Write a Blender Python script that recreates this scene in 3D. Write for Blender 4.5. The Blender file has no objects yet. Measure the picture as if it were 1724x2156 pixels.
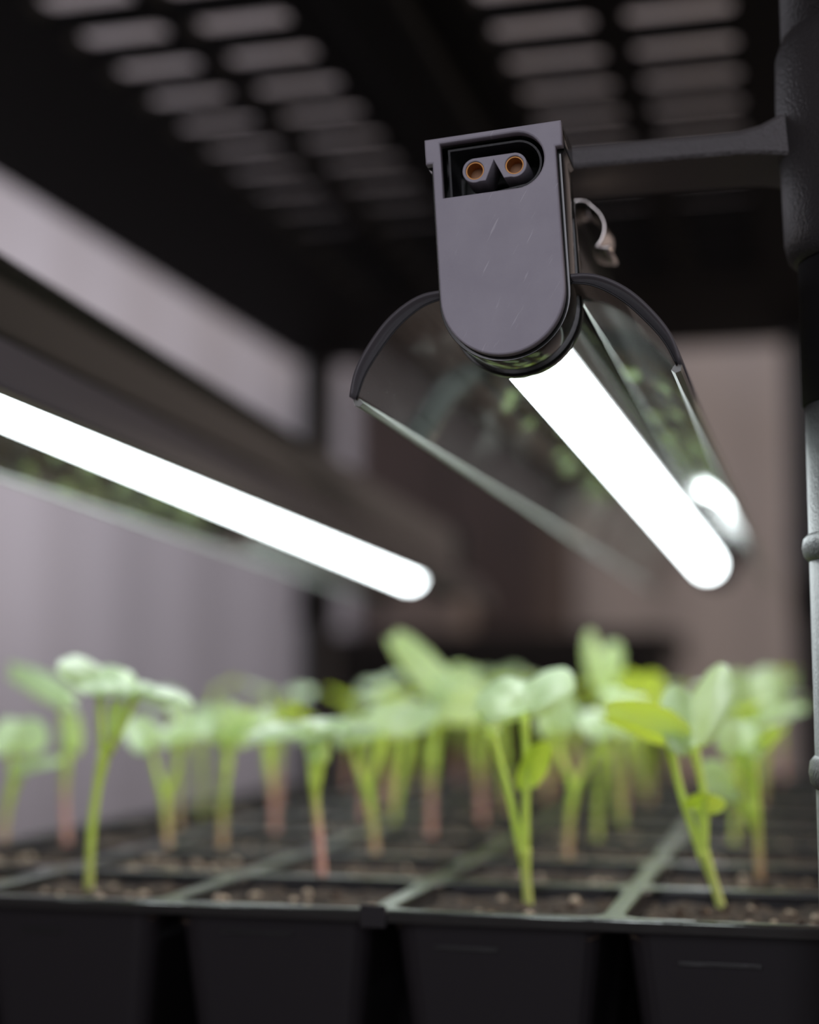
import bpy, bmesh, math, random
from mathutils import Vector, Matrix

random.seed(7)
C = bpy.context.scene.collection
scene = bpy.context.scene
EYE = 1.2                      # camera height above the floor, metres


def V(x, y, z):
    """millimetres around the camera point -> metres in the room"""
    return Vector((x * .001, y * .001, EYE + z * .001))


# ------------------------------------------------------------------ camera
FPX = 3200.0
cam_d = bpy.data.cameras.new('camera')
cam = bpy.data.objects.new('camera', cam_d)
C.objects.link(cam)
cam_d.sensor_fit = 'HORIZONTAL'
cam_d.sensor_width = 24.0
cam_d.lens = 24.0 * FPX / 1724.0
pitch, yaw = math.radians(6.313), math.radians(14.490)
cam.location = (0, 0, EYE)
cam.rotation_euler = (math.pi / 2 + pitch, 0, yaw)
cam_d.clip_start = .01
cam_d.dof.use_dof = True
cam_d.dof.focus_distance = .279
cam_d.dof.aperture_fstop = cam_d.lens / 9.0
cam_d.dof.aperture_blades = 0
scene.camera = cam

# ------------------------------------------------------------------ light and exposure
scene.view_settings.view_transform = 'Standard'
scene.view_settings.look = 'None'
scene.view_settings.exposure = 0.0
scene.view_settings.gamma = 1.0
scene.view_settings.use_curve_mapping = False
scene.cycles.max_bounces = 10
scene.cycles.glossy_bounces = 6
scene.cycles.sample_clamp_indirect = 4.0
scene.cycles.use_denoising = True

world = bpy.data.worlds.new('daylight')
scene.world = world
world.use_nodes = True
wb = world.node_tree.nodes['Background']
wb.inputs['Color'].default_value = (.80, .82, 1.0, 1)
wb.inputs['Strength'].default_value = 1.0

TUBE_STRENGTH = 13.0


def window_light(name, loc, rot, sx, sy, power, col):
    d = bpy.data.lights.new(name, 'AREA')
    d.shape = 'RECTANGLE'
    d.size, d.size_y = sx, sy
    d.energy = power
    d.color = col
    o = bpy.data.objects.new(name, d)
    C.objects.link(o)
    o.location = loc
    o.rotation_euler = rot
    return o


# daylight through the three windows (front wall behind the camera, left wall, right wall)
window_light('daylight_front', (.10, -1.66, 1.75), (math.radians(90), 0, 0), 1.2, 1.1, 13, (.93, .92, 1.0))
window_light('daylight_left', (-1.86, 1.95, 1.75), (0, math.radians(-90), 0), 1.1, .8, 10.5, (.93, .91, 1.0))
window_light('daylight_right', (1.66, 1.10, 1.75), (0, math.radians(90), 0), .9, .7, 28, (1.0, .82, .66))

# ------------------------------------------------------------------ materials


def mat(name, col, rough=.5, metal=0., spec=.5, noise=None, bump=None, coat=0.):
    """plain procedural material; noise=(scale, dark colour, lo, hi); bump=(scale, strength, distance)"""
    m = bpy.data.materials.new(name)
    m.use_nodes = True
    nt = m.node_tree
    b = nt.nodes['Principled BSDF']
    b.inputs['Base Color'].default_value = (*col, 1)
    b.inputs['Roughness'].default_value = rough
    b.inputs['Metallic'].default_value = metal
    b.inputs['Specular IOR Level'].default_value = spec
    b.inputs['Coat Weight'].default_value = coat
    tc = nt.nodes.new('ShaderNodeTexCoord')
    if noise:
        n = nt.nodes.new('ShaderNodeTexNoise')
        n.inputs['Scale'].default_value = noise[0]
        n.inputs['Detail'].default_value = 6
        nt.links.new(tc.outputs['Object'], n.inputs['Vector'])
        r = nt.nodes.new('ShaderNodeValToRGB')
        r.color_ramp.elements[0].position = noise[2]
        r.color_ramp.elements[0].color = (*noise[1], 1)
        r.color_ramp.elements[1].position = noise[3]
        r.color_ramp.elements[1].color = (*col, 1)
        nt.links.new(n.outputs['Fac'], r.inputs['Fac'])
        nt.links.new(r.outputs['Color'], b.inputs['Base Color'])
    if bump:
        n = nt.nodes.new('ShaderNodeTexNoise')
        n.inputs['Scale'].default_value = bump[0]
        n.inputs['Detail'].default_value = 4
        nt.links.new(tc.outputs['Object'], n.inputs['Vector'])
        bp = nt.nodes.new('ShaderNodeBump')
        bp.inputs['Strength'].default_value = bump[1]
        bp.inputs['Distance'].default_value = bump[2]
        nt.links.new(n.outputs['Fac'], bp.inputs['Height'])
        nt.links.new(bp.outputs['Normal'], b.inputs['Normal'])
    return m


M = {}
M['black_plastic'] = mat('black_plastic', (.010, .010, .011), .45, spec=.35, bump=(900, .15, .0004))
M['rack_black'] = mat('rack_black', (.030, .029, .031), .5, spec=.4, bump=(1400, .5, .0005))
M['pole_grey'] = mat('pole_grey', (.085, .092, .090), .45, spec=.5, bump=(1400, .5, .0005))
M['cap_dark'] = mat('cap_dark', (.085, .08, .088), .5, spec=.4)
M['arm_black'] = mat('arm_black', (.12, .115, .118), .6, spec=.4, bump=(1500, .8, .0008))
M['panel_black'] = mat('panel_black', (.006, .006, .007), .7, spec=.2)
M['gloss_black'] = mat('gloss_black', (.008, .010, .008), .12, spec=.6)
M['tray_black'] = mat('tray_black', (.012, .013, .013), .30, spec=.5, bump=(260, .25, .0006))
M['pot_black'] = mat('pot_black', (.016, .014, .016), .55, spec=.25)
M['brass'] = mat('brass', (.50, .24, .07), .5, .55)
M['brass_dark'] = mat('brass_dark', (.30, .14, .05), .5)
M['rim_gloss'] = mat('rim_gloss', (.02, .021, .021), .14, spec=.6, bump=(180, .25, .0006))
M['chrome'] = mat('chrome', (.92, .86, .82), .18, 1.)
M['wall'] = mat('wall', (.46, .434, .444), .8, noise=(1.3, (.41, .384, .392), .3, .7))
M['wall_plain'] = mat('wall_plain', (.46, .42, .43), .85)
M['ceiling'] = mat('ceiling', (.23, .20, .18), .9)
M['floor'] = mat('floor', (.16, .13, .12), .6, noise=(6, (.10, .08, .075), .35, .65))
M['lip_grey'] = mat('lip_grey', (.22, .23, .21), .4)
M['brown'] = mat('brown', (.055, .038, .036), .5, noise=(9, (.042, .030, .029), .3, .7))
M['grey_brown'] = mat('grey_brown', (.20, .17, .165), .6)
M['dark_cloth'] = mat('dark_cloth', (.008, .007, .008), .9)
M['frame_white'] = mat('frame_white', (.7, .7, .7), .5)

# end cap face: matt grey-violet plastic with fine scuffs
m = mat('cap_grey', (.37, .355, .405), .55, spec=.35, noise=(120, (.335, .32, .37), .35, .65), bump=(2500, .08, .0002))
nt = m.node_tree
b = nt.nodes['Principled BSDF']
tc = nt.nodes.new('ShaderNodeTexCoord')
mp = nt.nodes.new('ShaderNodeMapping')
mp.inputs['Rotation'].default_value = (0, math.radians(58), 0)
mp2 = nt.nodes.new('ShaderNodeMapping')
mp2.inputs['Scale'].default_value = (90, 90, 1100)
nt.links.new(tc.outputs['Object'], mp.inputs['Vector'])
nt.links.new(mp.outputs['Vector'], mp2.inputs['Vector'])
n = nt.nodes.new('ShaderNodeTexNoise')
n.inputs['Scale'].default_value = 1.6
n.inputs['Detail'].default_value = 2
nt.links.new(mp2.outputs['Vector'], n.inputs['Vector'])
r = nt.nodes.new('ShaderNodeValToRGB')
r.color_ramp.elements[0].position = .66
r.color_ramp.elements[0].color = (0, 0, 0, 1)
r.color_ramp.elements[1].position = .74
r.color_ramp.elements[1].color = (.35, .35, .35, 1)
nt.links.new(n.outputs['Fac'], r.inputs['Fac'])
mx = nt.nodes.new('ShaderNodeMix')
mx.data_type = 'RGBA'
src = b.inputs['Base Color'].links[0].from_socket
nt.links.new(r.outputs['Color'], mx.inputs[0])
nt.links.new(src, mx.inputs[6])
mx.inputs[7].default_value = (.70, .69, .74, 1)
nt.links.new(mx.outputs[2], b.inputs['Base Color'])
M['cap_grey'] = m

# reflector: mirror finished sheet with dust specks and smudges
m = mat('mirror', (.50, .52, .485), .12, 1.)
nt = m.node_tree
b = nt.nodes['Principled BSDF']
tc = nt.nodes.new('ShaderNodeTexCoord')
n1 = nt.nodes.new('ShaderNodeTexNoise')
n1.inputs['Scale'].default_value = 1500
n1.inputs['Detail'].default_value = 2
n2 = nt.nodes.new('ShaderNodeTexNoise')
n2.inputs['Scale'].default_value = 70
n2.inputs['Detail'].default_value = 5
n2.inputs['Roughness'].default_value = .7
mp = nt.nodes.new('ShaderNodeMapping')
mp.inputs['Scale'].default_value = (1, .4, 1)
nt.links.new(tc.outputs['Object'], mp.inputs['Vector'])
nt.links.new(tc.outputs['Object'], n1.inputs['Vector'])
nt.links.new(mp.outputs['Vector'], n2.inputs['Vector'])
r1 = nt.nodes.new('ShaderNodeMapRange')
r1.inputs['From Min'].default_value = .63
r1.inputs['From Max'].default_value = .76
r2 = nt.nodes.new('ShaderNodeMapRange')
r2.inputs['From Min'].default_value = .52
r2.inputs['From Max'].default_value = .74
r2.inputs['To Max'].default_value = .5
nt.links.new(n1.outputs['Fac'], r1.inputs['Value'])
nt.links.new(n2.outputs['Fac'], r2.inputs['Value'])
ad = nt.nodes.new('ShaderNodeMath')
ad.operation = 'MAXIMUM'
nt.links.new(r1.outputs['Result'], ad.inputs[0])
nt.links.new(r2.outputs['Result'], ad.inputs[1])
df = nt.nodes.new('ShaderNodeBsdfDiffuse')
df.inputs['Color'].default_value = (.22, .22, .20, 1)
ms = nt.nodes.new('ShaderNodeMixShader')
sc = nt.nodes.new('ShaderNodeMath')
sc.operation = 'MULTIPLY'
sc.inputs[1].default_value = .5
nt.links.new(ad.outputs[0], sc.inputs[0])
nt.links.new(sc.outputs[0], ms.inputs['Fac'])
nt.links.new(b.outputs['BSDF'], ms.inputs[1])
nt.links.new(df.outputs['BSDF'], ms.inputs[2])
nt.links.new(ms.outputs['Shader'], nt.nodes['Material Output'].inputs['Surface'])
M['mirror'] = m

# lit tube
m = bpy.data.materials.new('lit_tube')
m.use_nodes = True
nt = m.node_tree
nt.nodes.remove(nt.nodes['Principled BSDF'])
e = nt.nodes.new('ShaderNodeEmission')
e.inputs['Color'].default_value = (.90, .98, 1.0, 1)
e.inputs['Strength'].default_value = TUBE_STRENGTH
nt.links.new(e.outputs['Emission'], nt.nodes['Material Output'].inputs['Surface'])
M['lit_tube'] = m


def leaf_mat(name, col, trans, gloss=.42):
    m = bpy.data.materials.new(name)
    m.use_nodes = True
    nt = m.node_tree
    b = nt.nodes['Principled BSDF']
    oi = nt.nodes.new('ShaderNodeObjectInfo')
    hs = nt.nodes.new('ShaderNodeHueSaturation')
    hs.inputs['Color'].default_value = (*col, 1)
    mr = nt.nodes.new('ShaderNodeMapRange')
    mr.inputs['To Min'].default_value = .8
    mr.inputs['To Max'].default_value = 1.2
    nt.links.new(oi.outputs['Random'], mr.inputs['Value'])
    nt.links.new(mr.outputs['Result'], hs.inputs['Value'])
    # fine veins as a gentle colour variation
    tc = nt.nodes.new('ShaderNodeTexCoord')
    nz = nt.nodes.new('ShaderNodeTexNoise')
    nz.inputs['Scale'].default_value = 260
    nt.links.new(tc.outputs['Object'], nz.inputs['Vector'])
    bp = nt.nodes.new('ShaderNodeBump')
    bp.inputs['Strength'].default_value = .2
    bp.inputs['Distance'].default_value = .0004
    nt.links.new(nz.outputs['Fac'], bp.inputs['Height'])
    nt.links.new(bp.outputs['Normal'], b.inputs['Normal'])
    nt.links.new(hs.outputs['Color'], b.inputs['Base Color'])
    b.inputs['Roughness'].default_value = gloss
    b.inputs['Specular IOR Level'].default_value = .6
    t = nt.nodes.new('ShaderNodeBsdfTranslucent')
    t.inputs['Color'].default_value = (*trans, 1)
    ms = nt.nodes.new('ShaderNodeMixShader')
    ms.inputs['Fac'].default_value = .38
    nt.links.new(b.outputs['BSDF'], ms.inputs[1])
    nt.links.new(t.outputs['BSDF'], ms.inputs[2])
    nt.links.new(ms.outputs['Shader'], nt.nodes['Material Output'].inputs['Surface'])
    return m


M['leaf'] = leaf_mat('leaf', (.51, .67, .40), (.62, .78, .02), .28)
M['leaf_young'] = leaf_mat('leaf_young', (.44, .62, .12), (.62, .78, .03))


def stem_mat(name, lo, hi, split):
    """stem that turns from its base colour to green along its own height"""
    m = bpy.data.materials.new(name)
    m.use_nodes = True
    nt = m.node_tree
    b = nt.nodes['Principled BSDF']
    tc = nt.nodes.new('ShaderNodeTexCoord')
    sp = nt.nodes.new('ShaderNodeSeparateXYZ')
    nt.links.new(tc.outputs['Object'], sp.inputs['Vector'])
    mr = nt.nodes.new('ShaderNodeMapRange')
    mr.inputs['From Min'].default_value = 0
    mr.inputs['From Max'].default_value = .030
    nt.links.new(sp.outputs['Z'], mr.inputs['Value'])
    r = nt.nodes.new('ShaderNodeValToRGB')
    r.color_ramp.elements[0].position = max(0., split - .18)
    r.color_ramp.elements[0].color = (*lo, 1)
    r.color_ramp.elements[1].position = min(1., split + .22)
    r.color_ramp.elements[1].color = (*hi, 1)
    nt.links.new(mr.outputs['Result'], r.inputs['Fac'])
    nt.links.new(r.outputs['Color'], b.inputs['Base Color'])
    b.inputs['Roughness'].default_value = .45
    b.inputs['Subsurface Weight'].default_value = .35
    b.inputs['Subsurface Radius'].default_value = (.6, .8, .1)
    b.inputs['Subsurface Scale'].default_value = .002
    return m


GREEN = (.50, .66, .09)
PINK = (.56, .30, .25)
M['stem_green'] = stem_mat('stem_green', (.46, .52, .14), GREEN, .3)
M['stem_pink'] = stem_mat('stem_pink', PINK, GREEN, .62)
M['stem_blush'] = stem_mat('stem_blush', (.50, .34, .20), GREEN, .35)

# soil with light grit
m = mat('soil', (.075, .048, .032), .9, noise=(300, (.022, .015, .011), .35, .62), bump=(700, .9, .002))
M['soil'] = m
M['grit'] = mat('grit', (.55, .44, .33), .8, noise=(500, (.25, .19, .14), .3, .7))

# ------------------------------------------------------------------ mesh helpers


def obj(name, bm, m, parent=None, smooth=False):
    me = bpy.data.meshes.new(name)
    bm.normal_update()
    bm.to_mesh(me)
    bm.free()
    for x in (m if isinstance(m, (list, tuple)) else [m]):
        me.materials.append(M[x])
    if smooth:
        for p in me.polygons:
            p.use_smooth = True
    o = bpy.data.objects.new(name, me)
    C.objects.link(o)
    o.parent = parent
    return o


def tag(o, label=None, cat=None, group=None, kind=None):
    for k, v in (('label', label), ('category', cat), ('group', group), ('kind', kind)):
        if v:
            o[k] = v
    return o


def thing(name, label, cat, loc, group=None, rot=(0, 0, 0)):
    o = bpy.data.objects.new(name, None)
    C.objects.link(o)
    o.empty_display_size = .01
    o.location = loc
    o.rotation_euler = rot
    return tag(o, label, cat, group)


def box(bm, x0, x1, y0, y1, z0, z1, bev=0., mi=0):
    """axis aligned box in the local units of the mesh"""
    vs = [bm.verts.new((x, y, z)) for x in (x0, x1) for y in (y0, y1) for z in (z0, z1)]
    f = [(0, 1, 3, 2), (4, 6, 7, 5), (0, 4, 5, 1), (2, 3, 7, 6), (0, 2, 6, 4), (1, 5, 7, 3)]
    fs = [bm.faces.new([vs[i] for i in q]) for q in f]
    bmesh.ops.recalc_face_normals(bm, faces=fs)
    if bev:
        es = list({e for q in fs for e in q.edges})
        bmesh.ops.bevel(bm, geom=es, offset=bev, segments=2, profile=.5, affect='EDGES')
    for q in fs:
        if q.is_valid:
            q.material_index = mi


def bm_new():
    return bmesh.new()


def lathe(bm, prof, seg=32, cx=0, cy=0):
    """profile [(radius, z)] turned about the vertical through cx, cy"""
    rings = []
    for r_, z in prof:
        rings.append([bm.verts.new((cx + r_ * math.cos(2 * math.pi * k / seg), cy + r_ * math.sin(2 * math.pi * k / seg), z)) for k in range(seg)])
    fs = []
    for a, b_ in zip(rings, rings[1:]):
        for k in range(seg):
            fs.append(bm.faces.new((a[k], a[(k + 1) % seg], b_[(k + 1) % seg], b_[k])))
    fs.append(bm.faces.new(rings[0]))
    fs.append(bm.faces.new(rings[-1]))
    bmesh.ops.recalc_face_normals(bm, faces=fs)


def tube(bm, pts, radii, seg=8):
    """tapered tube through points"""
    pts = [Vector(p) for p in pts]
    rings = []
    ref = Vector((0.31, 0.9, 0.1)).normalized()
    for i, p in enumerate(pts):
        t = (pts[min(i + 1, len(pts) - 1)] - pts[max(i - 1, 0)]).normalized()
        u = t.cross(ref).normalized()
        w = t.cross(u).normalized()
        r_ = radii[i]
        rings.append([bm.verts.new(p + (u * math.cos(2 * math.pi * k / seg) + w * math.sin(2 * math.pi * k / seg)) * r_) for k in range(seg)])
    fs = []
    for a, b_ in zip(rings, rings[1:]):
        for k in range(seg):
            fs.append(bm.faces.new((a[k], a[(k + 1) % seg], b_[(k + 1) % seg], b_[k])))
    fs.append(bm.faces.new(rings[0]))
    fs.append(bm.faces.new(rings[-1]))
    bmesh.ops.recalc_face_normals(bm, faces=fs)


def smooth_path(pts, n=6):
    """Catmull-Rom through the points"""
    P_ = [Vector(p) for p in pts]
    if len(P_) < 3:
        return [P_[0].lerp(P_[-1], k / n) for k in range(n + 1)]
    Q = [P_[0] * 2 - P_[1]] + P_ + [P_[-1] * 2 - P_[-2]]
    out = []
    for i in range(1, len(Q) - 2):
        a, b_, c, d = Q[i - 1:i + 3]
        for k in range(n):
            t = k / n
            out.append(.5 * (2 * b_ + (c - a) * t + (2 * a - 5 * b_ + 4 * c - d) * t * t + (3 * b_ - a - 3 * c + d) * t ** 3))
    out.append(P_[-1])
    return out


def plate(loops, depth, bev=0., res=1):
    """filled 2D outline with holes, extruded; returns a bmesh lying in local XY, z from -depth/2 to depth/2"""
    cu = bpy.data.curves.new('outline', 'CURVE')
    cu.dimensions = '2D'
    cu.fill_mode = 'BOTH'
    cu.extrude = max(0, depth / 2 - bev)
    cu.bevel_depth = bev
    cu.bevel_resolution = res
    cu.offset = -bev
    for lp in loops:
        s = cu.splines.new('POLY')
        s.points.add(len(lp) - 1)
        for q, (x, y) in zip(s.points, lp):
            q.co = (x, y, 0, 1)
        s.use_cyclic_u = True
    o = bpy.data.objects.new('outline', cu)
    C.objects.link(o)
    dg = bpy.context.evaluated_depsgraph_get()
    me = bpy.data.meshes.new_from_object(o.evaluated_get(dg))
    bm = bmesh.new()
    bm.from_mesh(me)
    bpy.data.objects.remove(o)
    bpy.data.curves.remove(cu)
    bpy.data.meshes.remove(me)
    return bm


def arc(cx, cy, r_, a0, a1, n=16):
    return [(cx + r_ * math.cos(math.radians(a0 + (a1 - a0) * k / n)), cy + r_ * math.sin(math.radians(a0 + (a1 - a0) * k / n))) for k in range(n + 1)]


def stand_up(bm, y=0.):
    """turn an XY plate so that its front faces -Y and its outline stands in XZ; shift to depth y"""
    bm.transform(Matrix.Translation((0, y, 0)) @ Matrix.Rotation(math.radians(90), 4, 'X'))
    return bm


def mm(bm):
    bm.transform(Matrix.Scale(.001, 4))
    return bm


# ------------------------------------------------------------------ the room
X0, X1, Y0, Y1, H = -1.9, 1.7, -1.7, 2.6, 2.6


def wall_with_hole(name, axis, at, a0, a1, hole, mname, thick=.10, sgn=1):
    """wall slab in the plane axis=at from a0 to a1, floor to ceiling, with a window opening (b0,b1,z0,z1)"""
    bm = bm_new()
    b0, b1, z0, z1 = hole
    for (p0, p1, q0, q1) in ((a0, b0, 0, H), (b1, a1, 0, H), (b0, b1, 0, z0), (b0, b1, z1, H)):
        if axis == 'y':
            box(bm, p0, p1, min(at, at + sgn * thick), max(at, at + sgn * thick), q0, q1)
        else:
            box(bm, min(at, at + sgn * thick), max(at, at + sgn * thick), p0, p1, q0, q1)
    return tag(obj(name, bm, mname), kind='structure')


def window(name, axis, at, hole):
    b0, b1, z0, z1 = hole
    bm = bm_new()
    t = .04
    mid = (b0 + b1) / 2
    for (p0, p1, q0, q1) in ((b0, b0 + t, z0, z1), (b1 - t, b1, z0, z1), (b0 + t, b1 - t, z0, z0 + t), (b0 + t, b1 - t, z1 - t, z1), (mid - .015, mid + .015, z0 + t, z1 - t)):
        if axis == 'y':
            box(bm, p0, p1, at - .02, at + .02, q0, q1)
        else:
            box(bm, at - .02, at + .02, p0, p1, q0, q1)
    tag(obj(name, bm, 'frame_white'), kind='structure')


bm = bm_new()
box(bm, X0 - .1, X1 + .1, Y0 - .1, Y1 + .1, -.1, 0)
tag(obj('floor', bm, 'floor'), kind='structure')
bm = bm_new()
box(bm, X0 - .1, X1 + .1, Y0 - .1, Y1 + .1, H, H + .1)
tag(obj('ceiling', bm, 'ceiling'), kind='structure')
# back wall clad in gently ribbed upright sheeting
bm = bm_new()
n_ = 240
prev = None
for k in range(n_ + 1):
    x = X0 + (X1 - X0) * k / n_
    y = Y1 + 0.0022 * math.sin(x / .15 * 2 * math.pi)
    q = [bm.verts.new((x, y, 0)), bm.verts.new((x, y, H)), bm.verts.new((x, Y1 + .1, 0)), bm.verts.new((x, Y1 + .1, H))]
    if prev:
        for a, b_ in ((0, 1), (1, 3), (3, 2), (2, 0)):
            bm.faces.new((prev[a], prev[b_], q[b_], q[a]))
    prev = q
bmesh.ops.holes_fill(bm, edges=bm.edges)
bmesh.ops.recalc_face_normals(bm, faces=bm.faces)
tag(obj('wall_back', bm, 'wall'), kind='structure')
wall_with_hole('wall_left', 'x', X0, Y0, Y1, (1.53, 2.37, 1.2, 2.3), 'wall_plain', sgn=-1)
window('window_1', 'x', X0 - .05, (1.53, 2.37, 1.2, 2.3))
wall_with_hole('wall_right', 'x', X1, Y0, Y1, (.73, 1.47, 1.3, 2.2), 'wall_plain', sgn=1)
window('window_2', 'x', X1 + .05, (.73, 1.47, 1.3, 2.2))
wall_with_hole('wall_front', 'y', Y0, X0, X1, (-.52, .72, 1.18, 2.32), 'wall_plain', sgn=-1)
window('window_3', 'y', Y0 - .05, (-.52, .72, 1.18, 2.32))

# dark furniture far behind the rack
t = thing('cabinet', 'tall dark brown cabinet standing out of focus against the back wall', 'cabinet', (-.52, 2.40, 0))
bm = bm_new()
box(bm, -.15, .15, -.15, .15, .06, 1.735, .004)
obj('body', bm, 'brown', t)
bm = bm_new()
box(bm, -.14, .14, -.13, .14, 0, .06)
obj('plinth', bm, 'dark_cloth', t)
for s in (-1, 1):
    bm = bm_new()
    box(bm, min(.004 * s, (.142 * s)), max(.004 * s, (.142 * s)), -.168, -.1505, .08, 1.72, .003)
    d = obj('door', bm, 'brown', t)
    bm = bm_new()
    box(bm, .02 * s - .006, .02 * s + .006, -.19, -.1685, .92, 1.02, .003)
    obj('handle', bm, 'dark_cloth', d)
t = thing('side_table', 'low black table in front of the dark brown cabinet', 'table', (-.40, 2.05, 0))
bm = bm_new()
box(bm, -.24, .24, -.14, .14, 1.225, 1.262, .004)
obj('tabletop', bm, 'dark_cloth', t)
bm = bm_new()
box(bm, -.22, .22, -.12, .12, 1.13, 1.225)
obj('apron', bm, 'dark_cloth', t)
for sx in (-1, 1):
    for sy in (-1, 1):
        bm = bm_new()
        box(bm, .205 * sx - .015, .205 * sx + .015, .105 * sy - .015, .105 * sy + .015, 0, 1.13)
        obj('leg', bm, 'dark_cloth', t)
t = thing('storage_box', 'greyish box standing on the low black table far behind the seedlings', 'box', (-.505, 2.05, 1.2625))
bm = bm_new()
box(bm, -.055, .055, -.05, .05, 0, .055, .003)
obj('body', bm, 'grey_brown', t)
bm = bm_new()
box(bm, -.058, .058, -.053, .053, .0555, .070, .003)
obj('lid', bm, 'grey_brown', t)

# ------------------------------------------------------------------ the grow rack
rack = thing('grow_rack', 'black plastic rack with slotted shelf over the seedlings and a round post at right', 'rack', V(17, 305, -1200))
rb = rack.location


def R(x, y, z):
    """rack-local metres from camera-centred millimetres"""
    return V(x, y, z) - rb


BL = 1308.
corners = [(17, 305), (-425, 305), (8, BL), (-425, BL)]
for (x, y) in corners:
    front_right = (x == 17)
    p = R(x, y, 0)
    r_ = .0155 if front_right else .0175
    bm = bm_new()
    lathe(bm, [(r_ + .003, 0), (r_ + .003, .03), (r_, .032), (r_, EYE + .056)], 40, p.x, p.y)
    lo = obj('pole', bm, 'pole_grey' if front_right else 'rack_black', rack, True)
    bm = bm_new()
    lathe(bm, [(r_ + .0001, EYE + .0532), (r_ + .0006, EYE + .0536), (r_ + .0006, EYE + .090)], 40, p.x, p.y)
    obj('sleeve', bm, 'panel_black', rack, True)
    bm = bm_new()
    lathe(bm, [(r_ + .0005, EYE + .1205), (.0182, EYE + .1215), (.0182, EYE + .289), (.0182, EYE + .2895)], 40, p.x, p.y)
    obj('post', bm, 'rack_black', rack, True)
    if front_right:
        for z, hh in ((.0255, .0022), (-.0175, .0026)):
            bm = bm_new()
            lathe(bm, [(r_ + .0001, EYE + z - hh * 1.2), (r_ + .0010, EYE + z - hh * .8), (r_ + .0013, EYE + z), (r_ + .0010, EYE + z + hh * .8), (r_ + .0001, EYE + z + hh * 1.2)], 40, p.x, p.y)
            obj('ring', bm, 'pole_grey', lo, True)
# collar that joins the post halves, with the arms under which the lamps are clipped
for (x, y), far in (((17, 305), False), ((-425, 305), True), ((8, BL), True), ((-425, BL), True)):
    p = R(x, y, 0)
    bm = bm_new()
    zz = EYE
    lathe(bm, [(.0165, .0815 + zz), (.0180, .0830 + zz), (.0186, .0860 + zz), (.0189, .1000 + zz), (.0194, .1080 + zz), (.0196, .1140 + zz), (.0195, .1190 + zz), (.0194, .1240 + zz), (.0180, .1280 + zz)], 40, p.x, p.y)
    obj('collar', bm, 'rack_black', rack, True)


def arm(x_from, x_to, dz=0):
    """support arm with a chamfered top edge, thickening into the collar"""
    bm = bm_new()
    n = 14
    rings = []
    for k in range(n + 1):
        t = k / n
        x = x_from + (x_to - x_from) * t
        fl = max(0, 1 - t * n / 3.4) ** 2 * 6.0        # fillet at the collar
        prof = [(14, 103.6 - fl * .4), (-6.4 - fl * .3, 103.6 - fl * .4), (-7 - fl * .3, 104.2 - fl * .4), (-7 - fl * .3, 107.0 + fl), (-5.6, 108.4 + fl), (12, 108.4 + fl), (14, 107 + fl)]
        rings.append([bm.verts.new(R(x, 305 + a, c + dz)) for a, c in prof])
    fs = []
    m_ = len(rings[0])
    for a, b_ in zip(rings, rings[1:]):
        for k in range(m_):
            fs.append(bm.faces.new((a[k], a[(k + 1) % m_], b_[(k + 1) % m_], b_[k])))
    fs.append(bm.faces.new(rings[0]))
    fs.append(bm.faces.new(rings[-1]))
    bmesh.ops.recalc_face_normals(bm, faces=fs)
    return obj('support_arm', bm, 'arm_black', rack)


arm(3, -57)
arm(-410, -212, 11)

# slotted upper shelf
SL = 290.
holes = []
for cxm in (-294, -236, -107, -46):
    for k in range(19):
        yc = 384 + 38.5 * k
        hw, hh = 24.0, 13.8
        holes.append([(cxm + sx * (hw - 3) + 3 * ca, yc + sy * (hh - 3) + 3 * sa) for sx, sy, ca, sa in ((1, 1, 1, 0), (1, 1, 0, 1), (-1, 1, 0, 1), (-1, 1, -1, 0), (-1, -1, -1, 0), (-1, -1, 0, -1), (1, -1, 0, -1), (1, -1, 1, 0))])
bm = plate([[(-445, 285), (36, 285), (36, 1330), (-445, 1330)]] + holes, 8.6)
bm.transform(Matrix.Translation((0, 0, SL + 4.3)))
mm(bm)
bm.transform(Matrix.Translation(Vector((0, 0, EYE)) - rb))
obj('upper_shelf', bm, 'panel_black', rack)
for nm, (a, b_, c, d) in (('shelf_beam', (-445, -405, 324, 1290)), ('shelf_beam', (-4, 36, 324, 1288)), ('shelf_beam', (-445, 36, 1291, 1330)), ('shelf_beam', (-445, 36, 285, 322)), ('shelf_rib', (-188, -155, 324, 1290))):
    bm = bm_new()
    lo_, hi_ = R(a, c, SL - (0 if nm == 'shelf_beam' else 10)), R(b_, d, SL)
    if nm == 'shelf_beam':
        lo_, hi_ = R(a, c, SL + 8.6), R(b_, d, SL + 34)
    box(bm, lo_.x, hi_.x, lo_.y, hi_.y, lo_.z, hi_.z, .002)
    obj(nm, bm, 'panel_black', rack)
# lower shelf that carries the tray
bm = plate([[(-405, 326), (-4, 326), (-4, 1284), (-405, 1284)]], 10.)
bm.transform(Matrix.Translation((0, 0, -114.2 - 5)))
mm(bm)
bm.transform(Matrix.Translation(Vector((0, 0, EYE)) - rb))
obj('lower_shelf', bm, 'panel_black', rack)
for (a, b_, c, d) in ((-445, -405.5, 326, 1284), (-3.5, 36, 326, 1284), (-408, -2, 1285, 1330), (-408, -2, 285, 325.5)):
    bm = bm_new()
    lo_, hi_ = R(a, c, -150), R(b_, d, -114.2)
    box(bm, lo_.x, hi_.x, lo_.y, hi_.y, lo_.z, hi_.z, .002)
    obj('shelf_beam', bm, 'rack_black', rack)

# ------------------------------------------------------------------ the lamps


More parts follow.
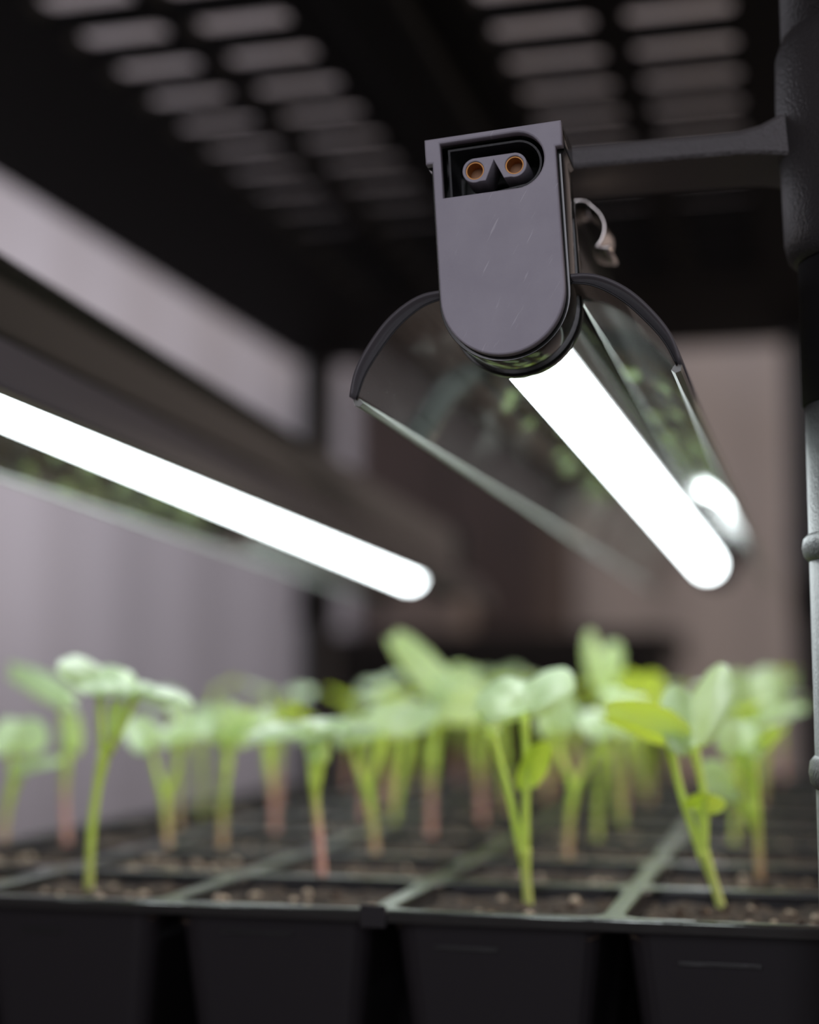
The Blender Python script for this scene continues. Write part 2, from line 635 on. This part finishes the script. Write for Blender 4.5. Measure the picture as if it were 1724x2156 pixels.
def lamp(label, loc, roll, droop, turn):
    """strip grow lamp hanging under its arm; local axes: X across, Y along, Z up, in millimetres around the rounded end of the cap"""
    t = thing('grow_lamp', label, 'lamp', loc, 'lit strip lamps under the shelf', (math.radians(droop), math.radians(roll), math.radians(turn)))
    # face plate of the end cap with the socket opening
    W = 11.6
    out = arc(0, 0, W, 180, 360, 28) + [(W, 26.2), (12.9, 26.2), (12.9, 31.0), (-12.9, 31.0), (-12.9, 26.2), (-W, 26.2)]
    hole = [(-10.0, 19.3)] + arc(4.1, 24.6, 5.3, -90, 90, 18) + [(-10.0, 29.9)]
    cap = obj('end_cap', mm(stand_up(plate([out, hole], 2.4, .35), 1.2)), 'cap_grey', t, False)
    # glossy body of the cap behind the plate: open box around the socket, round collar below
    ob = arc(0, 0, 12.3, 180, 360, 28) + [(12.3, 25.6), (12.9, 26.0), (12.9, 30.6), (-12.9, 30.6), (-12.9, 26.0), (-12.3, 25.6)]
    ih = [(-10.5, 18.8)] + arc(4.2, 24.3, 5.5, -90, 90, 18) + [(-10.5, 29.8)]
    cb = obj('cap_body', mm(stand_up(plate([ob, ih], 11.2, .08), 2.45 + 5.6)), 'gloss_black', t)
    ring = arc(0, -.2, 12.7, 180, 360, 28) + [(12.6, 14.0), (12.0, 30.0), (-12.0, 30.0), (-12.6, 14.0)]
    bm = mm(stand_up(plate([ring], 2.4, .2), 14.9))
    obj('cap_back', bm, 'gloss_black', t)
    # socket: thin inner wall, double pin holder with brass sleeves
    wl = [(-8.9, 19.0)] + arc(4.1, 24.5, 4.6, -75, 90, 18) + [(-8.9, 29.1)]
    wi = [(-8.5, 19.0)] + arc(4.1, 24.5, 4.2, -72, 90, 18) + [(-8.5, 28.7)]
    obj('socket_wall', mm(stand_up(plate([wl, wi], 9.0), 2.0 + 4.5)), 'black_plastic', cap)
    cz = 24.2
    pin = arc(-3.9, cz, 2.35, 95, 290, 18) + [(-1.9, cz - 2.2), (-.2, cz + 1.6), (1.5, cz - 2.2)] + arc(3.9 - .3, cz, 2.35, -110, 85, 18)
    h1, h2 = arc(-3.9, cz, 1.75, 0, 345, 22), arc(3.6, cz, 1.75, 0, 345, 22)
    pl = obj('plug_holder', mm(stand_up(plate([pin, h1, h2], 8.0, .15), 1.3 + 4.0)), 'cap_grey', cap)
    for hx in (-3.9, 3.6):
        bm = plate([arc(hx, cz, 1.74, 0, 345, 22), arc(hx, cz, 1.5, 0, 345, 22)], 6.0)
        obj('brass_sleeve', mm(stand_up(bm, 1.7 + 3.0)), 'brass', pl, True)
        bm = plate([arc(hx, cz, 1.62, 0, 345, 22)], .8)
        obj('pin', mm(stand_up(bm, 5.4)), 'brass_dark', pl)
    # long housing
    L = 600.
    hs = [(-10.6, -1.0), (10.6, -1.0), (10.8, 9), (10.2, 16), (10.6, 25.4), (9.8, 26.8), (-9.8, 26.8), (-10.6, 25.4), (-10.2, 16), (-10.8, 9)]
    obj('housing', mm(stand_up(plate([hs], L, 0), 16.2 + L / 2)), 'gloss_black', t)
    obj('far_cap', mm(stand_up(plate([ob], 12.0, .3), 16.4 + L + 6)), 'black_plastic', t)
    # reflector wings: black back sheet and mirror sheet inside it
    prof = smooth_path([(11.2, 1.6, 0), (16, .4, 0), (20.6, -2.6, 0), (24.4, -6.6, 0), (27.8, -11.2, 0), (29.9, -16.0, 0)], 5)
    for s in (-1, 1):
        for nm, mname, d0, d1, y0, y1 in (('reflector_back', 'cap_dark', .55, 1.25, 3.5, L + 20), ('reflector', 'mirror', 0., .4, 5.0, L + 18)):
            bm = bm_new()
            rows = []
            for i, q in enumerate(prof):
                a = prof[max(i - 1, 0)]
                b_ = prof[min(i + 1, len(prof) - 1)]
                tg = (b_ - a).normalized()
                nn = Vector((-tg.y, tg.x, 0))
                if nn.y < 0:
                    nn = -nn
                gap = 1.15 * math.sin(math.pi * i / (len(prof) - 1)) ** .8 if nm == 'reflector_back' else 0
                inn, ou = q + nn * (d0 + gap), q + nn * (d1 + gap)
                rows.append([bm.verts.new((s * p.x, y, p.y)) for p in (inn, ou) for y in (y0, y1)])
            for a, b_ in zip(rows, rows[1:]):
                bm.faces.new((a[0], a[1], b_[1], b_[0]))
                bm.faces.new((a[2], b_[2], b_[3], a[3]))
                bm.faces.new((a[0], b_[0], b_[2], a[2]))
                bm.faces.new((a[1], a[3], b_[3], b_[1]))
            for e_ in (rows[0], rows[-1]):
                bm.faces.new((e_[0], e_[2], e_[3], e_[1]))
            bmesh.ops.recalc_face_normals(bm, faces=bm.faces)
            for f_ in bm.faces:          # cut ends of the sheet are dark
                if len({round(v.co.y, 4) for v in f_.verts}) == 1 and mname == 'mirror':
                    f_.material_index = 1
            obj(nm, mm(bm), [mname, 'black_plastic'], t, True)
    # pale rolled lips along the lower edges of the wings
    for s in (-1, 1):
        bm = bm_new()
        cs = [(29.7, -15.6), (30.9, -15.8), (30.6, -16.9), (29.6, -17.2), (28.9, -16.6)]
        a = [bm.verts.new((s * x, 5.5, z)) for x, z in cs]
        b_ = [bm.verts.new((s * x, L + 18, z)) for x, z in cs]
        for k in range(5):
            bm.faces.new((a[k], a[(k + 1) % 5], b_[(k + 1) % 5], b_[k]))
        bm.faces.new(a)
        bm.faces.new(b_)
        bmesh.ops.recalc_face_normals(bm, faces=bm.faces)
        obj('reflector_lip', mm(bm), 'lip_grey', t)
    # lit diffuser tube with a rounded far end
    bm = bm_new()
    rt, zc, xc = 6.5, -6.4, .9
    ys = [16.2] + [533 + rt * math.sin(math.radians(a)) for a in range(0, 90, 15)] + [533 + rt * .999]
    rs = [rt] + [rt * math.cos(math.radians(a)) for a in range(0, 90, 15)] + [rt * .05]
    tube(bm, [(xc, y, zc) for y in ys], rs, 28)
    obj('light_tube', mm(bm), 'lit_tube', t, True)
    # hanger block between the housing and the arm
    bm = bm_new()
    box(bm, -4, 4, 34, 46, 27.9, 32.9, .4)
    obj('hanger', mm(bm), 'black_plastic', t)
    # sprung mounting clip
    bm = bm_new()
    cp = smooth_path([(0, 27.5, 0), (8, 27.5, 0), (11.0, 27.3, 0), (12.2, 26.2, 0), (13.6, 24.6, 0), (14.4, 22.4, 0), (13.8, 20.0, 0), (12.4, 18.2, 0), (12.8, 17.2, 0), (15.4, 16.6, 0), (16.4, 17.0, 0)], 5)
    full = [Vector((-p.x, p.y, 0)) for p in reversed(cp[1:])] + cp
    ny = 6
    rows = []
    for i, q in enumerate(full):
        tg = (full[min(i + 1, len(full) - 1)] - full[max(i - 1, 0)]).normalized()
        nn = Vector((tg.y, -tg.x, 0))
        side = []
        for d in (-.3, .3):
            for k in range(ny + 1):
                u = -1 + 2 * k / ny
                p = q + nn * (d - .9 * (u * u) * min(1, abs(q.x) / 11))
                side.append(bm.verts.new((p.x, 44.5 + 6.5 * u, p.y)))
        rows.append(side)
    for a, b_ in zip(rows, rows[1:]):
        for k in range(ny):
            bm.faces.new((a[k], a[k + 1], b_[k + 1], b_[k]))
            o_ = ny + 1
            bm.faces.new((a[o_ + k], b_[o_ + k], b_[o_ + k + 1], a[o_ + k + 1]))
        bm.faces.new((a[0], b_[0], b_[ny + 1], a[ny + 1]))
        bm.faces.new((a[ny], a[2 * ny + 1], b_[2 * ny + 1], b_[ny]))
    for e_ in (rows[0], rows[-1]):
        bm.faces.new(e_[:ny + 1] + e_[ny + 1:][::-1])
    bmesh.ops.recalc_face_normals(bm, faces=bm.faces)
    obj('mounting_clip', mm(bm), 'chrome', t, True)
    return t


lamp('lit strip lamp in sharp focus with grey end cap and two-pin socket', V(-51.6, 267, 70.4), -3.3, -.45, -.3)
lamp('blurred lit strip lamp running out of the left side of the photo', V(-201.5, 267, 82), 1.0, -2.05, .6)

# ------------------------------------------------------------------ the seedling tray
TX, TY, PITCH, RIM = -241., 322., 50.2, -49.
COLS, ROWS = 5, 10
tray = thing('seedling_tray', 'black plastic plug tray of soil filled cells under the lamps', 'tray', V(TX, TY, -114))
tb = tray.location


def T(x, y, z):
    return V(x, y, z) - tb


def rrect(cx, cy, h, r_=5, n=4):
    o = []
    for sx, sy, a0 in ((1, 1, 0), (-1, 1, 90), (-1, -1, 180), (1, -1, 270)):
        o += arc(cx + sx * (h - r_), cy + sy * (h - r_), r_, a0, a0 + 90, n)
    return o


cells = [(c, r_) for r_ in range(ROWS) for c in range(COLS)]
centres = {(c, r_): (TX + PITCH * (c + .5), TY + PITCH * (r_ + .5)) for c, r_ in cells}
WX, WY = PITCH * COLS, PITCH * ROWS
bm = plate([[(TX - 1, TY - .6), (TX + WX + 1, TY - .6), (TX + WX + 1, TY + WY + .8), (TX - 1, TY + WY + .8)]] + [rrect(*centres[k], 22.7) for k in cells], 1.6, .5)
bm.transform(Matrix.Translation((0, 0, RIM - .8)))
mm(bm)
bm.transform(Matrix.Translation(Vector((0, 0, EYE)) - tb))
obj('cell_grid', bm, 'tray_black', tray)
bm = bm_new()
for (a, b_, c, d) in ((TX - 2, TX + WX + 2, TY - 1.7, TY - .7), (TX - 2, TX + WX + 2, TY + WY + 1, TY + WY + 2), (TX - 2.2, TX - 1.2, TY - .6, TY + WY + .9), (TX + WX + 1.2, TX + WX + 2.2, TY - .6, TY + WY + .9)):
    lo_, hi_ = T(a, c, RIM - 2.6), T(b_, d, RIM - .25)
    box(bm, lo_.x, hi_.x, lo_.y, hi_.y, lo_.z, hi_.z, .0004)
obj('rim', bm, 'rim_gloss', tray)
bm = bm_new()
lo_, hi_ = T(TX + 3 * PITCH - 3.2, TY - 2.6, RIM - 3.6), T(TX + 3 * PITCH + 2.6, TY - 1.75, RIM + 1.2)
box(bm, lo_.x, hi_.x, lo_.y, hi_.y, lo_.z, hi_.z, .0003)
obj('rim_tab', bm, 'pot_black', tray)
first = {}
marks = {(1, 0): (-6, 3, -57), (2, 0): (-6, 9, -55.5), (3, 0): (-8, 6, -57), (4, 0): (-6, 9, -58)}
for c, r_ in cells:
    x, y = centres[(c, r_)]
    bm = bm_new()
    rings = []
    for h, z, rr in ((22.6, RIM - 1.65, 5), (19.2, -80, 4.6), (16.5, -112.5, 4), (15.5, -113.8, 3.6)):
        rings.append([bm.verts.new(T(px, py, z)) for px, py in rrect(x, y, h, rr)])
    n = len(rings[0])
    for a, b_ in zip(rings, rings[1:]):
        for k in range(n):
            bm.faces.new((a[k], a[(k + 1) % n], b_[(k + 1) % n], b_[k]))
    bm.faces.new(rings[-1])
    bmesh.ops.recalc_face_normals(bm, faces=bm.faces)
    cell = obj('cell', bm, 'pot_black', tray)
    if (c, r_) in marks:
        xo, wd, z = marks[(c, r_)]
        bm = bm_new()
        t_ = (RIM - 1.65 - z) / 30.5
        yf = y - 22.6 + 3.4 * t_
        lo_, hi_ = T(x + xo - wd * .2 - 4, yf - .45, z - .5), T(x + xo + wd * .8 + 4, yf + .2, z + .5)
        box(bm, lo_.x, hi_.x, lo_.y, hi_.y, lo_.z, hi_.z, .0002)
        obj('embossed_mark', bm, 'tray_black', cell)

# soil in every cell, with light grit
rnd = random.Random(3)
bm = bm_new()


def bump_at(x, y):
    return .9 * math.sin(x * .43 + y * .21) + .8 * math.sin(x * .19 - y * .37 + 1.3) + .6 * math.sin(x * .9 + 2) * math.sin(y * 1.1)


for (c, r_) in cells:
    cx_, cy_ = centres[(c, r_)]
    n = 26 if r_ < 3 else 12
    h = 21.9
    grid = {}
    for i in range(n + 1):
        for j in range(n + 1):
            x = cx_ - h + 2 * h * i / n
            y = cy_ - h + 2 * h * j / n
            z = -52.2 + bump_at(x, y) * .55 + rnd.uniform(-.8, .8)
            if i in (0, n) or j in (0, n):
                z -= 1.2
            grid[i, j] = bm.verts.new(V(x, y, z))
    for i in range(n):
        for j in range(n):
            bm.faces.new((grid[i, j], grid[i + 1, j], grid[i + 1, j + 1], grid[i, j + 1]))
    for k in range(34 if r_ < 4 else 10):
        x, y = cx_ + rnd.uniform(-19, 19), cy_ + rnd.uniform(-19, 19)
        s = rnd.uniform(.6, 2.0 if r_ < 2 else 1.5)
        mtx = Matrix.Translation(V(x, y, -52.0 + bump_at(x, y) * .55)) @ Matrix.Rotation(rnd.uniform(0, 6), 4, (rnd.random(), rnd.random(), 1)) @ Matrix.Diagonal((s * .001, s * .0008, s * .0007, 1))
        res = bmesh.ops.create_icosphere(bm, subdivisions=1, radius=1, matrix=mtx)
        mi = 1 if rnd.random() < .30 else 0
        for v in res['verts']:
            for f_ in v.link_faces:
                f_.material_index = mi
tag(obj('potting_soil', bm, ['soil', 'grit'], None, True), 'dark crumbly potting soil with pale grit filling the tray cells', 'soil', kind='stuff')

# ------------------------------------------------------------------ the seedlings
PLANTS = [
    ('green seedling with two stacked flat leaves at the left of the front row', (-176.6, 359.5, -52.5), [(-176.3, 359.5, -39.3), (-174.9, 359.5, -27.4), (-173.1, 359.5, -18.4)], [('cotyledon', [(-173.2, 359.5, -20.2), (-174.5, 359.5, -10.6), (-174.7, 359.5, -1.8)], [(-185.0, 357.5, 5.6), (-179.2, 369.5, 4.0), (-165.5, 361.5, 0.5)]), ('cotyledon', [(-172.7, 359.5, -19.0), (-168.3, 359.5, -11.8), (-165.0, 359.5, -3.6)], [(-178.4, 356.5, -0.2), (-168.9, 369.5, -0.5), (-149.8, 359.5, -3.8)]), ('cotyledon', [(-172.8, 359.5, -19.0), (-170.3, 359.5, -13.6)], [(-171.5, 357.5, -8.1), (-170.0, 359.5, -6.0), (-167.1, 358.5, -8.1)])], 0),
    ('front row seedling with a pink lower stem and drooping flat leaves', (-120.8, 379.5, -52.5), [(-122.1, 379.5, -39.9), (-123.1, 379.5, -31.4), (-123.4, 379.5, -25.4)], [('cotyledon', [(-123.6, 379.5, -27.8), (-124.8, 379.5, -19.3), (-125.1, 379.5, -13.6)], [(-140.5, 376.5, -13.3), (-130.5, 388.5, -10.8), (-115.7, 381.5, -10.1)]), ('cotyledon', [(-123.2, 379.5, -27.8), (-121.2, 379.5, -19.9), (-119.9, 379.5, -13.8)], [(-122.5, 373.5, -15.4), (-112.1, 383.5, -12.0), (-105.8, 375.5, -12.4)]), ('cotyledon', [(-123.4, 379.5, -26.6), (-122.7, 379.5, -20.5)], [(-125.4, 376.5, -15.6), (-123.8, 379.5, -14.5), (-119.3, 377.5, -15.8)])], 0.62),
    ('front row seedling below the lit lamp with one broad pale heart-shaped leaf', (-63.8, 358.5, -52.5), [(-64.5, 358.5, -45.1), (-64.9, 358.5, -39.1)], [('cotyledon', [(-65.0, 358.5, -41.9), (-68.8, 358.5, -25.4), (-73.0, 358.5, -11.9)], [(-74.0, 354.5, -7.6), (-73.9, 349.5, -8.4), (-72.7, 362.5, -9.1)]), ('cotyledon', [(-64.8, 358.5, -40.8), (-64.2, 358.5, -23.2), (-64.5, 358.5, -7.8)], [(-75.5, 358.5, -2.9), (-65.1, 367.5, 0.2), (-54.3, 368.5, 1.8)]), ('true_leaf', [(-64.5, 358.5, -30.9), (-64.0, 358.5, -24.8)], [(-65.0, 355.5, -19.7), (-60.4, 356.5, -14.4), (-58.7, 358.5, -18.7)])], 0.05),
    ('front row seedling nearest the post with an arching yellow-green leaf', (-19.3, 362.4, -52.5), [(-21.8, 362.4, -45.3), (-24.0, 362.4, -39.0)], [('cotyledon', [(-23.4, 362.4, -41.6), (-28.2, 362.4, -27.2), (-30.9, 362.4, -14.3)], [(-36.5, 356.4, -4.6), (-45.0, 360.4, -8.7), (-41.0, 366.4, -12.1)]), ('cotyledon', [(-23.8, 362.4, -40.0), (-23.1, 362.4, -28.2), (-25.4, 362.4, -15.4)], [(-33.5, 368.4, -4.7), (-26.4, 373.4, -3.4), (-17.1, 372.4, 2.7)]), ('true_leaf', [(-23.7, 362.4, -36.8), (-24.9, 362.4, -29.8)], [(-26.3, 359.4, -26.9), (-21.5, 361.4, -26.1), (-18.9, 359.4, -28.9)])], 0),
    ('tall seedling at the far left with a pale leaf pointing left', (-225.7, 443.8, -52.5), [(-227.1, 443.8, -36.9), (-226.8, 443.8, -23.6)], [('cotyledon', [(-226.7, 443.8, -25.8), (-228.2, 443.8, -14.7), (-228.3, 443.8, -5.4)], [(-243.2, 451.8, 4.3), (-249.3, 448.8, 2.5), (-239.4, 442.8, -3.9)]), ('cotyledon', [(-226.7, 443.8, -25.1), (-224.9, 443.8, -20.9)], [(-227.1, 441.8, -14.6), (-225.0, 443.8, -11.4), (-220.9, 442.8, -14.9)])], 0.55),
    ('low seedling with a red stem base behind the leftmost front row one', (-187.4, 434.9, -52.5), [(-188.7, 434.9, -41.2), (-189.3, 434.9, -33.4)], [('cotyledon', [(-189.3, 434.9, -35.6), (-192.6, 434.9, -25.6), (-194.6, 434.9, -18.5)], [(-201.0, 430.9, -17.2), (-202.3, 438.9, -11.7), (-194.2, 437.9, -12.5)]), ('cotyledon', [(-189.3, 434.9, -35.6), (-185.1, 434.9, -25.5), (-183.4, 434.9, -17.7)], [(-189.1, 430.9, -15.4), (-183.5, 440.9, -12.1), (-175.3, 436.9, -12.9)])], 0.4),
    ('seedling with straight brownish stem behind and left of the pink-stemmed front row one', (-176.2, 449.7, -52.5), [(-176.0, 449.7, -36.4), (-174.9, 449.7, -24.7)], [('cotyledon', [(-174.9, 449.7, -26.2), (-176.3, 449.7, -17.4)], [(-183.3, 448.7, -11.2), (-181.1, 456.7, -8.7), (-171.8, 451.7, -8.6)]), ('cotyledon', [(-174.9, 449.7, -26.2), (-173.1, 449.7, -18.1)], [(-172.7, 446.7, -12.2), (-167.2, 454.7, -9.5), (-160.3, 449.7, -13.2)])], 0.5),
    ('seedling with a pinkish stem just right of the pink-stemmed front row one', (-122.5, 435.3, -52.5), [(-123.7, 435.3, -39.8), (-125.3, 435.3, -30.3)], [('cotyledon', [(-125.2, 435.3, -33.0), (-128.4, 435.3, -24.1), (-129.9, 435.3, -17.6)], [(-135.7, 432.3, -15.0), (-134.1, 440.3, -11.6), (-127.6, 438.3, -12.1)]), ('cotyledon', [(-125.2, 435.3, -32.3), (-122.2, 435.3, -23.3), (-120.6, 435.3, -15.7)], [(-127.0, 433.3, -10.6), (-118.1, 443.3, -7.9), (-103.9, 435.3, -8.8)])], 0.45),
    ('yellow-green stemmed seedling left of the tall one in the middle', (-140.5, 518.6, -52.5), [(-137.8, 518.6, -37.5), (-135.0, 518.6, -24.4)], [('cotyledon', [(-135.2, 518.6, -26.0), (-136.8, 518.6, -16.2)], [(-145.9, 516.6, -11.2), (-139.9, 526.6, -8.1), (-131.2, 519.6, -9.6)]), ('cotyledon', [(-134.9, 518.6, -25.2), (-132.3, 518.6, -15.3)], [(-136.9, 521.6, -8.8), (-127.6, 522.6, -9.6), (-122.6, 515.6, -12.7)])], 0.1),
    ('tallest seedling in the middle with a pale leaf pointing up to the left', (-120.4, 494.5, -52.5), [(-120.4, 494.5, -38.6), (-119.4, 494.5, -23.1)], [('cotyledon', [(-119.4, 494.5, -25.5), (-119.3, 494.5, -12.2), (-119.0, 494.5, -2.8)], [(-129.2, 492.5, 3.1), (-133.7, 494.5, 14.3), (-120.8, 496.5, 9.5)]), ('cotyledon', [(-119.4, 494.5, -24.7), (-117.6, 494.5, -9.1)], [(-104.4, 489.5, -1.5), (-102.9, 488.5, -7.7), (-103.5, 486.5, -13.8)]), ('cotyledon', [(-119.4, 494.5, -24.7), (-115.1, 494.5, -5.9)], [(-118.2, 497.5, 1.9), (-108.7, 498.5, 4.3), (-106.1, 497.5, -1.3)])], 0.6),
    ('forked seedling with pink stem base between the two rightmost front row ones', (-68.6, 450.5, -52.5), [(-67.8, 450.5, -39.9), (-66.0, 450.5, -30.2)], [('cotyledon', [(-66.1, 450.5, -33.0), (-70.4, 450.5, -22.0), (-72.6, 450.5, -14.4)], [(-77.1, 447.5, -9.5), (-74.0, 456.5, -6.5), (-65.6, 452.5, -7.4)]), ('cotyledon', [(-66.0, 450.5, -32.3), (-61.2, 450.5, -21.9), (-55.2, 450.5, -15.6)], [(-63.9, 447.5, -11.6), (-58.3, 456.5, -9.0), (-48.9, 453.5, -10.1)])], 0.45),
    ('seedling under the sharp lamp with a rounded leaf standing straight up', (-62.9, 542.1, -52.5), [(-64.7, 542.1, -37.8), (-66.5, 542.1, -24.6), (-68.3, 542.1, -14.7)], [('cotyledon', [(-68.2, 542.1, -16.3), (-70.6, 542.1, -8.0), (-71.4, 542.1, -2.7)], [(-74.9, 539.1, 15.7), (-70.1, 543.1, 10.1), (-62.2, 544.1, 10.1)]), ('cotyledon', [(-67.7, 542.1, -16.3), (-59.2, 542.1, -10.0)], [(-65.1, 536.1, -1.3), (-55.5, 534.1, 2.0), (-46.7, 537.1, -2.3)])], 0.15),
    ('bushy seedling at the right edge of the tray beside the post', (-12.7, 415.0, -52.5), [(-13.0, 415.0, -40.6), (-13.7, 415.0, -32.0)], [('cotyledon', [(-13.7, 415.0, -33.2), (-16.0, 415.0, -24.6), (-16.8, 415.0, -18.2)], [(-23.0, 413.0, -13.5), (-17.8, 420.0, -10.9), (-11.6, 416.0, -14.1)]), ('cotyledon', [(-13.5, 415.0, -33.2), (-13.1, 415.0, -27.1), (-14.0, 415.0, -22.6)], [(-11.2, 412.0, -14.0), (-6.9, 414.0, -14.0), (-5.0, 418.0, -12.5)]), ('cotyledon', [(-13.4, 415.0, -38.1), (-17.7, 415.0, -31.5), (-19.9, 415.0, -27.4)], [(-25.7, 415.0, -20.8), (-26.9, 412.0, -25.9), (-21.8, 411.0, -30.9)])], 0.3),
    ('seedling cut by the left edge of the photo with red stem base', (-239.3, 428.0, -52.5), [(-238.6, 428.0, -41.7), (-236.4, 428.0, -31.6)], [('cotyledon', [(-236.3, 428.0, -33.8), (-237.3, 428.0, -24.4), (-237.0, 428.0, -20.8)], [(-243.6, 426.0, -15.7), (-238.3, 434.0, -12.3), (-225.8, 429.0, -15.7)]), ('cotyledon', [(-236.3, 428.0, -33.1), (-233.0, 428.0, -27.0)], [(-231.5, 431.0, -23.8), (-220.6, 428.0, -24.5), (-226.5, 425.0, -27.0)])], 0.4),
    ('pale seedling with broad upper leaves behind the bushy right-hand one', (-20.8, 536.1, -52.5), [(-19.6, 536.1, -36.6), (-17.7, 536.1, -20.6)], [('cotyledon', [(-17.7, 536.1, -23.0), (-18.2, 536.1, -11.0)], [(-29.3, 533.1, -2.9), (-18.1, 543.1, 2.3), (-7.2, 538.1, 0.3)]), ('cotyledon', [(-17.7, 536.1, -23.8), (-16.4, 536.1, -14.2)], [(-11.6, 538.1, -8.4), (-0.6, 533.1, -9.2), (-7.1, 530.1, -12.7)])], 0.2),
]



KIDNEY = [(0, .72), (12, .80), (25, .93), (40, 1.02), (58, 1.03), (76, .96), (94, .68), (112, .38), (130, .12)]
OVAL = [(0, 1.0), (10, .98), (20, .90), (32, .78), (46, .64), (62, .52), (80, .42), (100, .32), (125, .18)]


def blade(parent, name, base, lobe_a, notch, lobe_b, mname):
    """notched seed leaf (or oval young leaf) spread between its base, its two lobes and the notch; thing-local metres"""
    ea, eb, en = lobe_a - base, lobe_b - base, notch - base
    nrm = (eb - ea).cross(en)
    if nrm.z < 0:
        nrm = -nrm
    nrm.normalize()
    size = max((lobe_a - lobe_b).length, en.length)
    outline = KIDNEY if name == 'cotyledon' else OVAL
    oval = outline is OVAL
    ang = [(-a, r_) for a, r_ in reversed(outline[1:])] + outline
    # refine the outline
    fine = []
    for (a0, r0), (a1, r1) in zip(ang, ang[1:]):
        for k in range(3):
            t_ = k / 3
            fine.append((a0 + (a1 - a0) * t_, r0 + (r1 - r0) * t_))
    fine.append(ang[-1])
    bm = bm_new()
    mid = bm.verts.new(base)
    cols = []
    nr = 7
    for a, r_ in fine:
        x, y = r_ * math.sin(math.radians(abs(a))), r_ * math.cos(math.radians(a))
        e1 = ea if a < 0 else eb
        lx, ly, ny = (.42, .45, 1.0) if oval else (.87, .55, .72)
        u = x / lx
        v = (y - u * ly) / ny
        edge = e1 * u + en * v
        col = []
        for k in range(1, nr + 1):
            t_ = k / nr
            off = nrm * size * (.055 * math.sin(math.pi * t_) - .02 * t_ * t_ + .010 * t_ * math.sin(a * .16))
            col.append(bm.verts.new(base + edge * t_ + off))
        cols.append(col)
    for a, b_ in zip(cols, cols[1:]):
        bm.faces.new((mid, a[0], b_[0]))
        for k in range(nr - 1):
            bm.faces.new((a[k], a[k + 1], b_[k + 1], b_[k]))
    bmesh.ops.recalc_face_normals(bm, faces=bm.faces)
    return obj(name, bm, mname, parent, True)


def seedling(label, base, stem, leaves, red):
    t = thing('seedling', label, 'seedling', V(*base), 'seedlings in the plug tray')
    loc = lambda p: V(*p) - t.location
    pts = smooth_path([loc((base[0], base[1], base[2] - 1.2))] + [loc(p) for p in stem], 5)
    n = len(pts)
    bm = bm_new()
    tube(bm, pts, [.00112 - .00015 * (k / n) + .00075 * max(0, (k - n + 6) / 6) for k in range(n)], 9)
    sm = 'stem_pink' if red > .5 else ('stem_blush' if red > .25 else 'stem_green')
    obj('stem', bm, sm, t, True)
    for (nm, pet, shape) in leaves:
        pp = smooth_path([loc(p) for p in pet], 5)
        lf = blade(t, nm, pp[-1], loc(shape[0]), loc(shape[1]), loc(shape[2]), 'leaf' if nm == 'cotyledon' else 'leaf_young')
        bm = bm_new()
        r0 = .0009 if nm == 'cotyledon' else .0006
        k_ = len(pp) - 1
        rad = [r0 * (1.0 + .45 * max(0, 1 - 3 * i / k_) + .5 * max(0, 4 * i / k_ - 3)) for i in range(k_ + 1)]
        tube(bm, pp, rad, 8)
        obj('petiole', bm, 'stem_green', lf, True)
    return t


taken = set()
for (label, base, stem, leaves, red) in PLANTS:
    seedling(label, base, stem, leaves, red)
    taken.add((int((base[0] - TX) // PITCH), int((base[1] - TY) // PITCH)))

ROWN = ['front', 'second', 'third', 'fourth', 'fifth', 'sixth', 'seventh', 'eighth', 'ninth', 'back']
COLN = ['fifth', 'fourth', 'third', 'second', 'first']
rnd = random.Random(11)
for (c, r_) in cells:
    if (c, r_) in taken or (c == 0 and r_ < 2):
        continue
    if r_ > 2 and c == 0 and rnd.random() < .4:
        continue
    cx_, cy_ = centres[(c, r_)]
    if r_ < 2 or (r_ == 2 and c > 2):
        continue
    bx, by = cx_ + rnd.uniform(-9, 9), cy_ + rnd.uniform(-9, 9)
    hgt = rnd.uniform(38, 52)
    lean = rnd.uniform(-5, 5)
    fork = hgt * rnd.uniform(.55, .75)
    base = (bx, by, -53.)
    fx = bx + lean * .6
    stem = [(bx + lean * .2, by, -53 + fork * .5), (fx, by + rnd.uniform(-2, 2), -53 + fork)]
    a0 = rnd.uniform(0, math.pi)
    leaves = []
    for k in range(2):
        a = a0 + math.pi * k + rnd.uniform(-.4, .4)
        rr = rnd.uniform(4, 8)
        zt = -53 + hgt * rnd.uniform(.88, 1.06)
        b0 = (fx + rr * math.cos(a), by + rr * math.sin(a), zt)
        ln, hw = rnd.uniform(6, 8.5), rnd.uniform(7.5, 10)
        dz = rnd.uniform(-2, 4)
        tilt = rnd.uniform(-3, 3)
        ca, sa = math.cos(a), math.sin(a)
        la = (b0[0] + ln * .8 * ca - hw * sa, b0[1] + ln * .8 * sa + hw * ca, zt + dz + tilt + 1)
        lb = (b0[0] + ln * .8 * ca + hw * sa, b0[1] + ln * .8 * sa - hw * ca, zt + dz - tilt + 1)
        nt_ = (b0[0] + ln * ca, b0[1] + ln * sa, zt + dz)
        leaves.append(('cotyledon', [stem[1], (fx + rr * .45 * ca, by + rr * .45 * sa, (stem[1][2] + zt) / 2 + 1), b0], (la, nt_, lb)))
    kind = 'pink stemmed' if (red := rnd.random() * .75) > .5 else ('brownish stemmed' if red > .25 else 'green stemmed')
    rown = '%s row from the front' % ROWN[r_] if r_ < 9 else 'last row at the back'
    coln = 'rightmost cell' if c == 4 else '%s cell from the right' % COLN[c]
    seedling('blurred %s seedling, %s, %s' % (kind, rown, coln), base, stem, leaves, red)
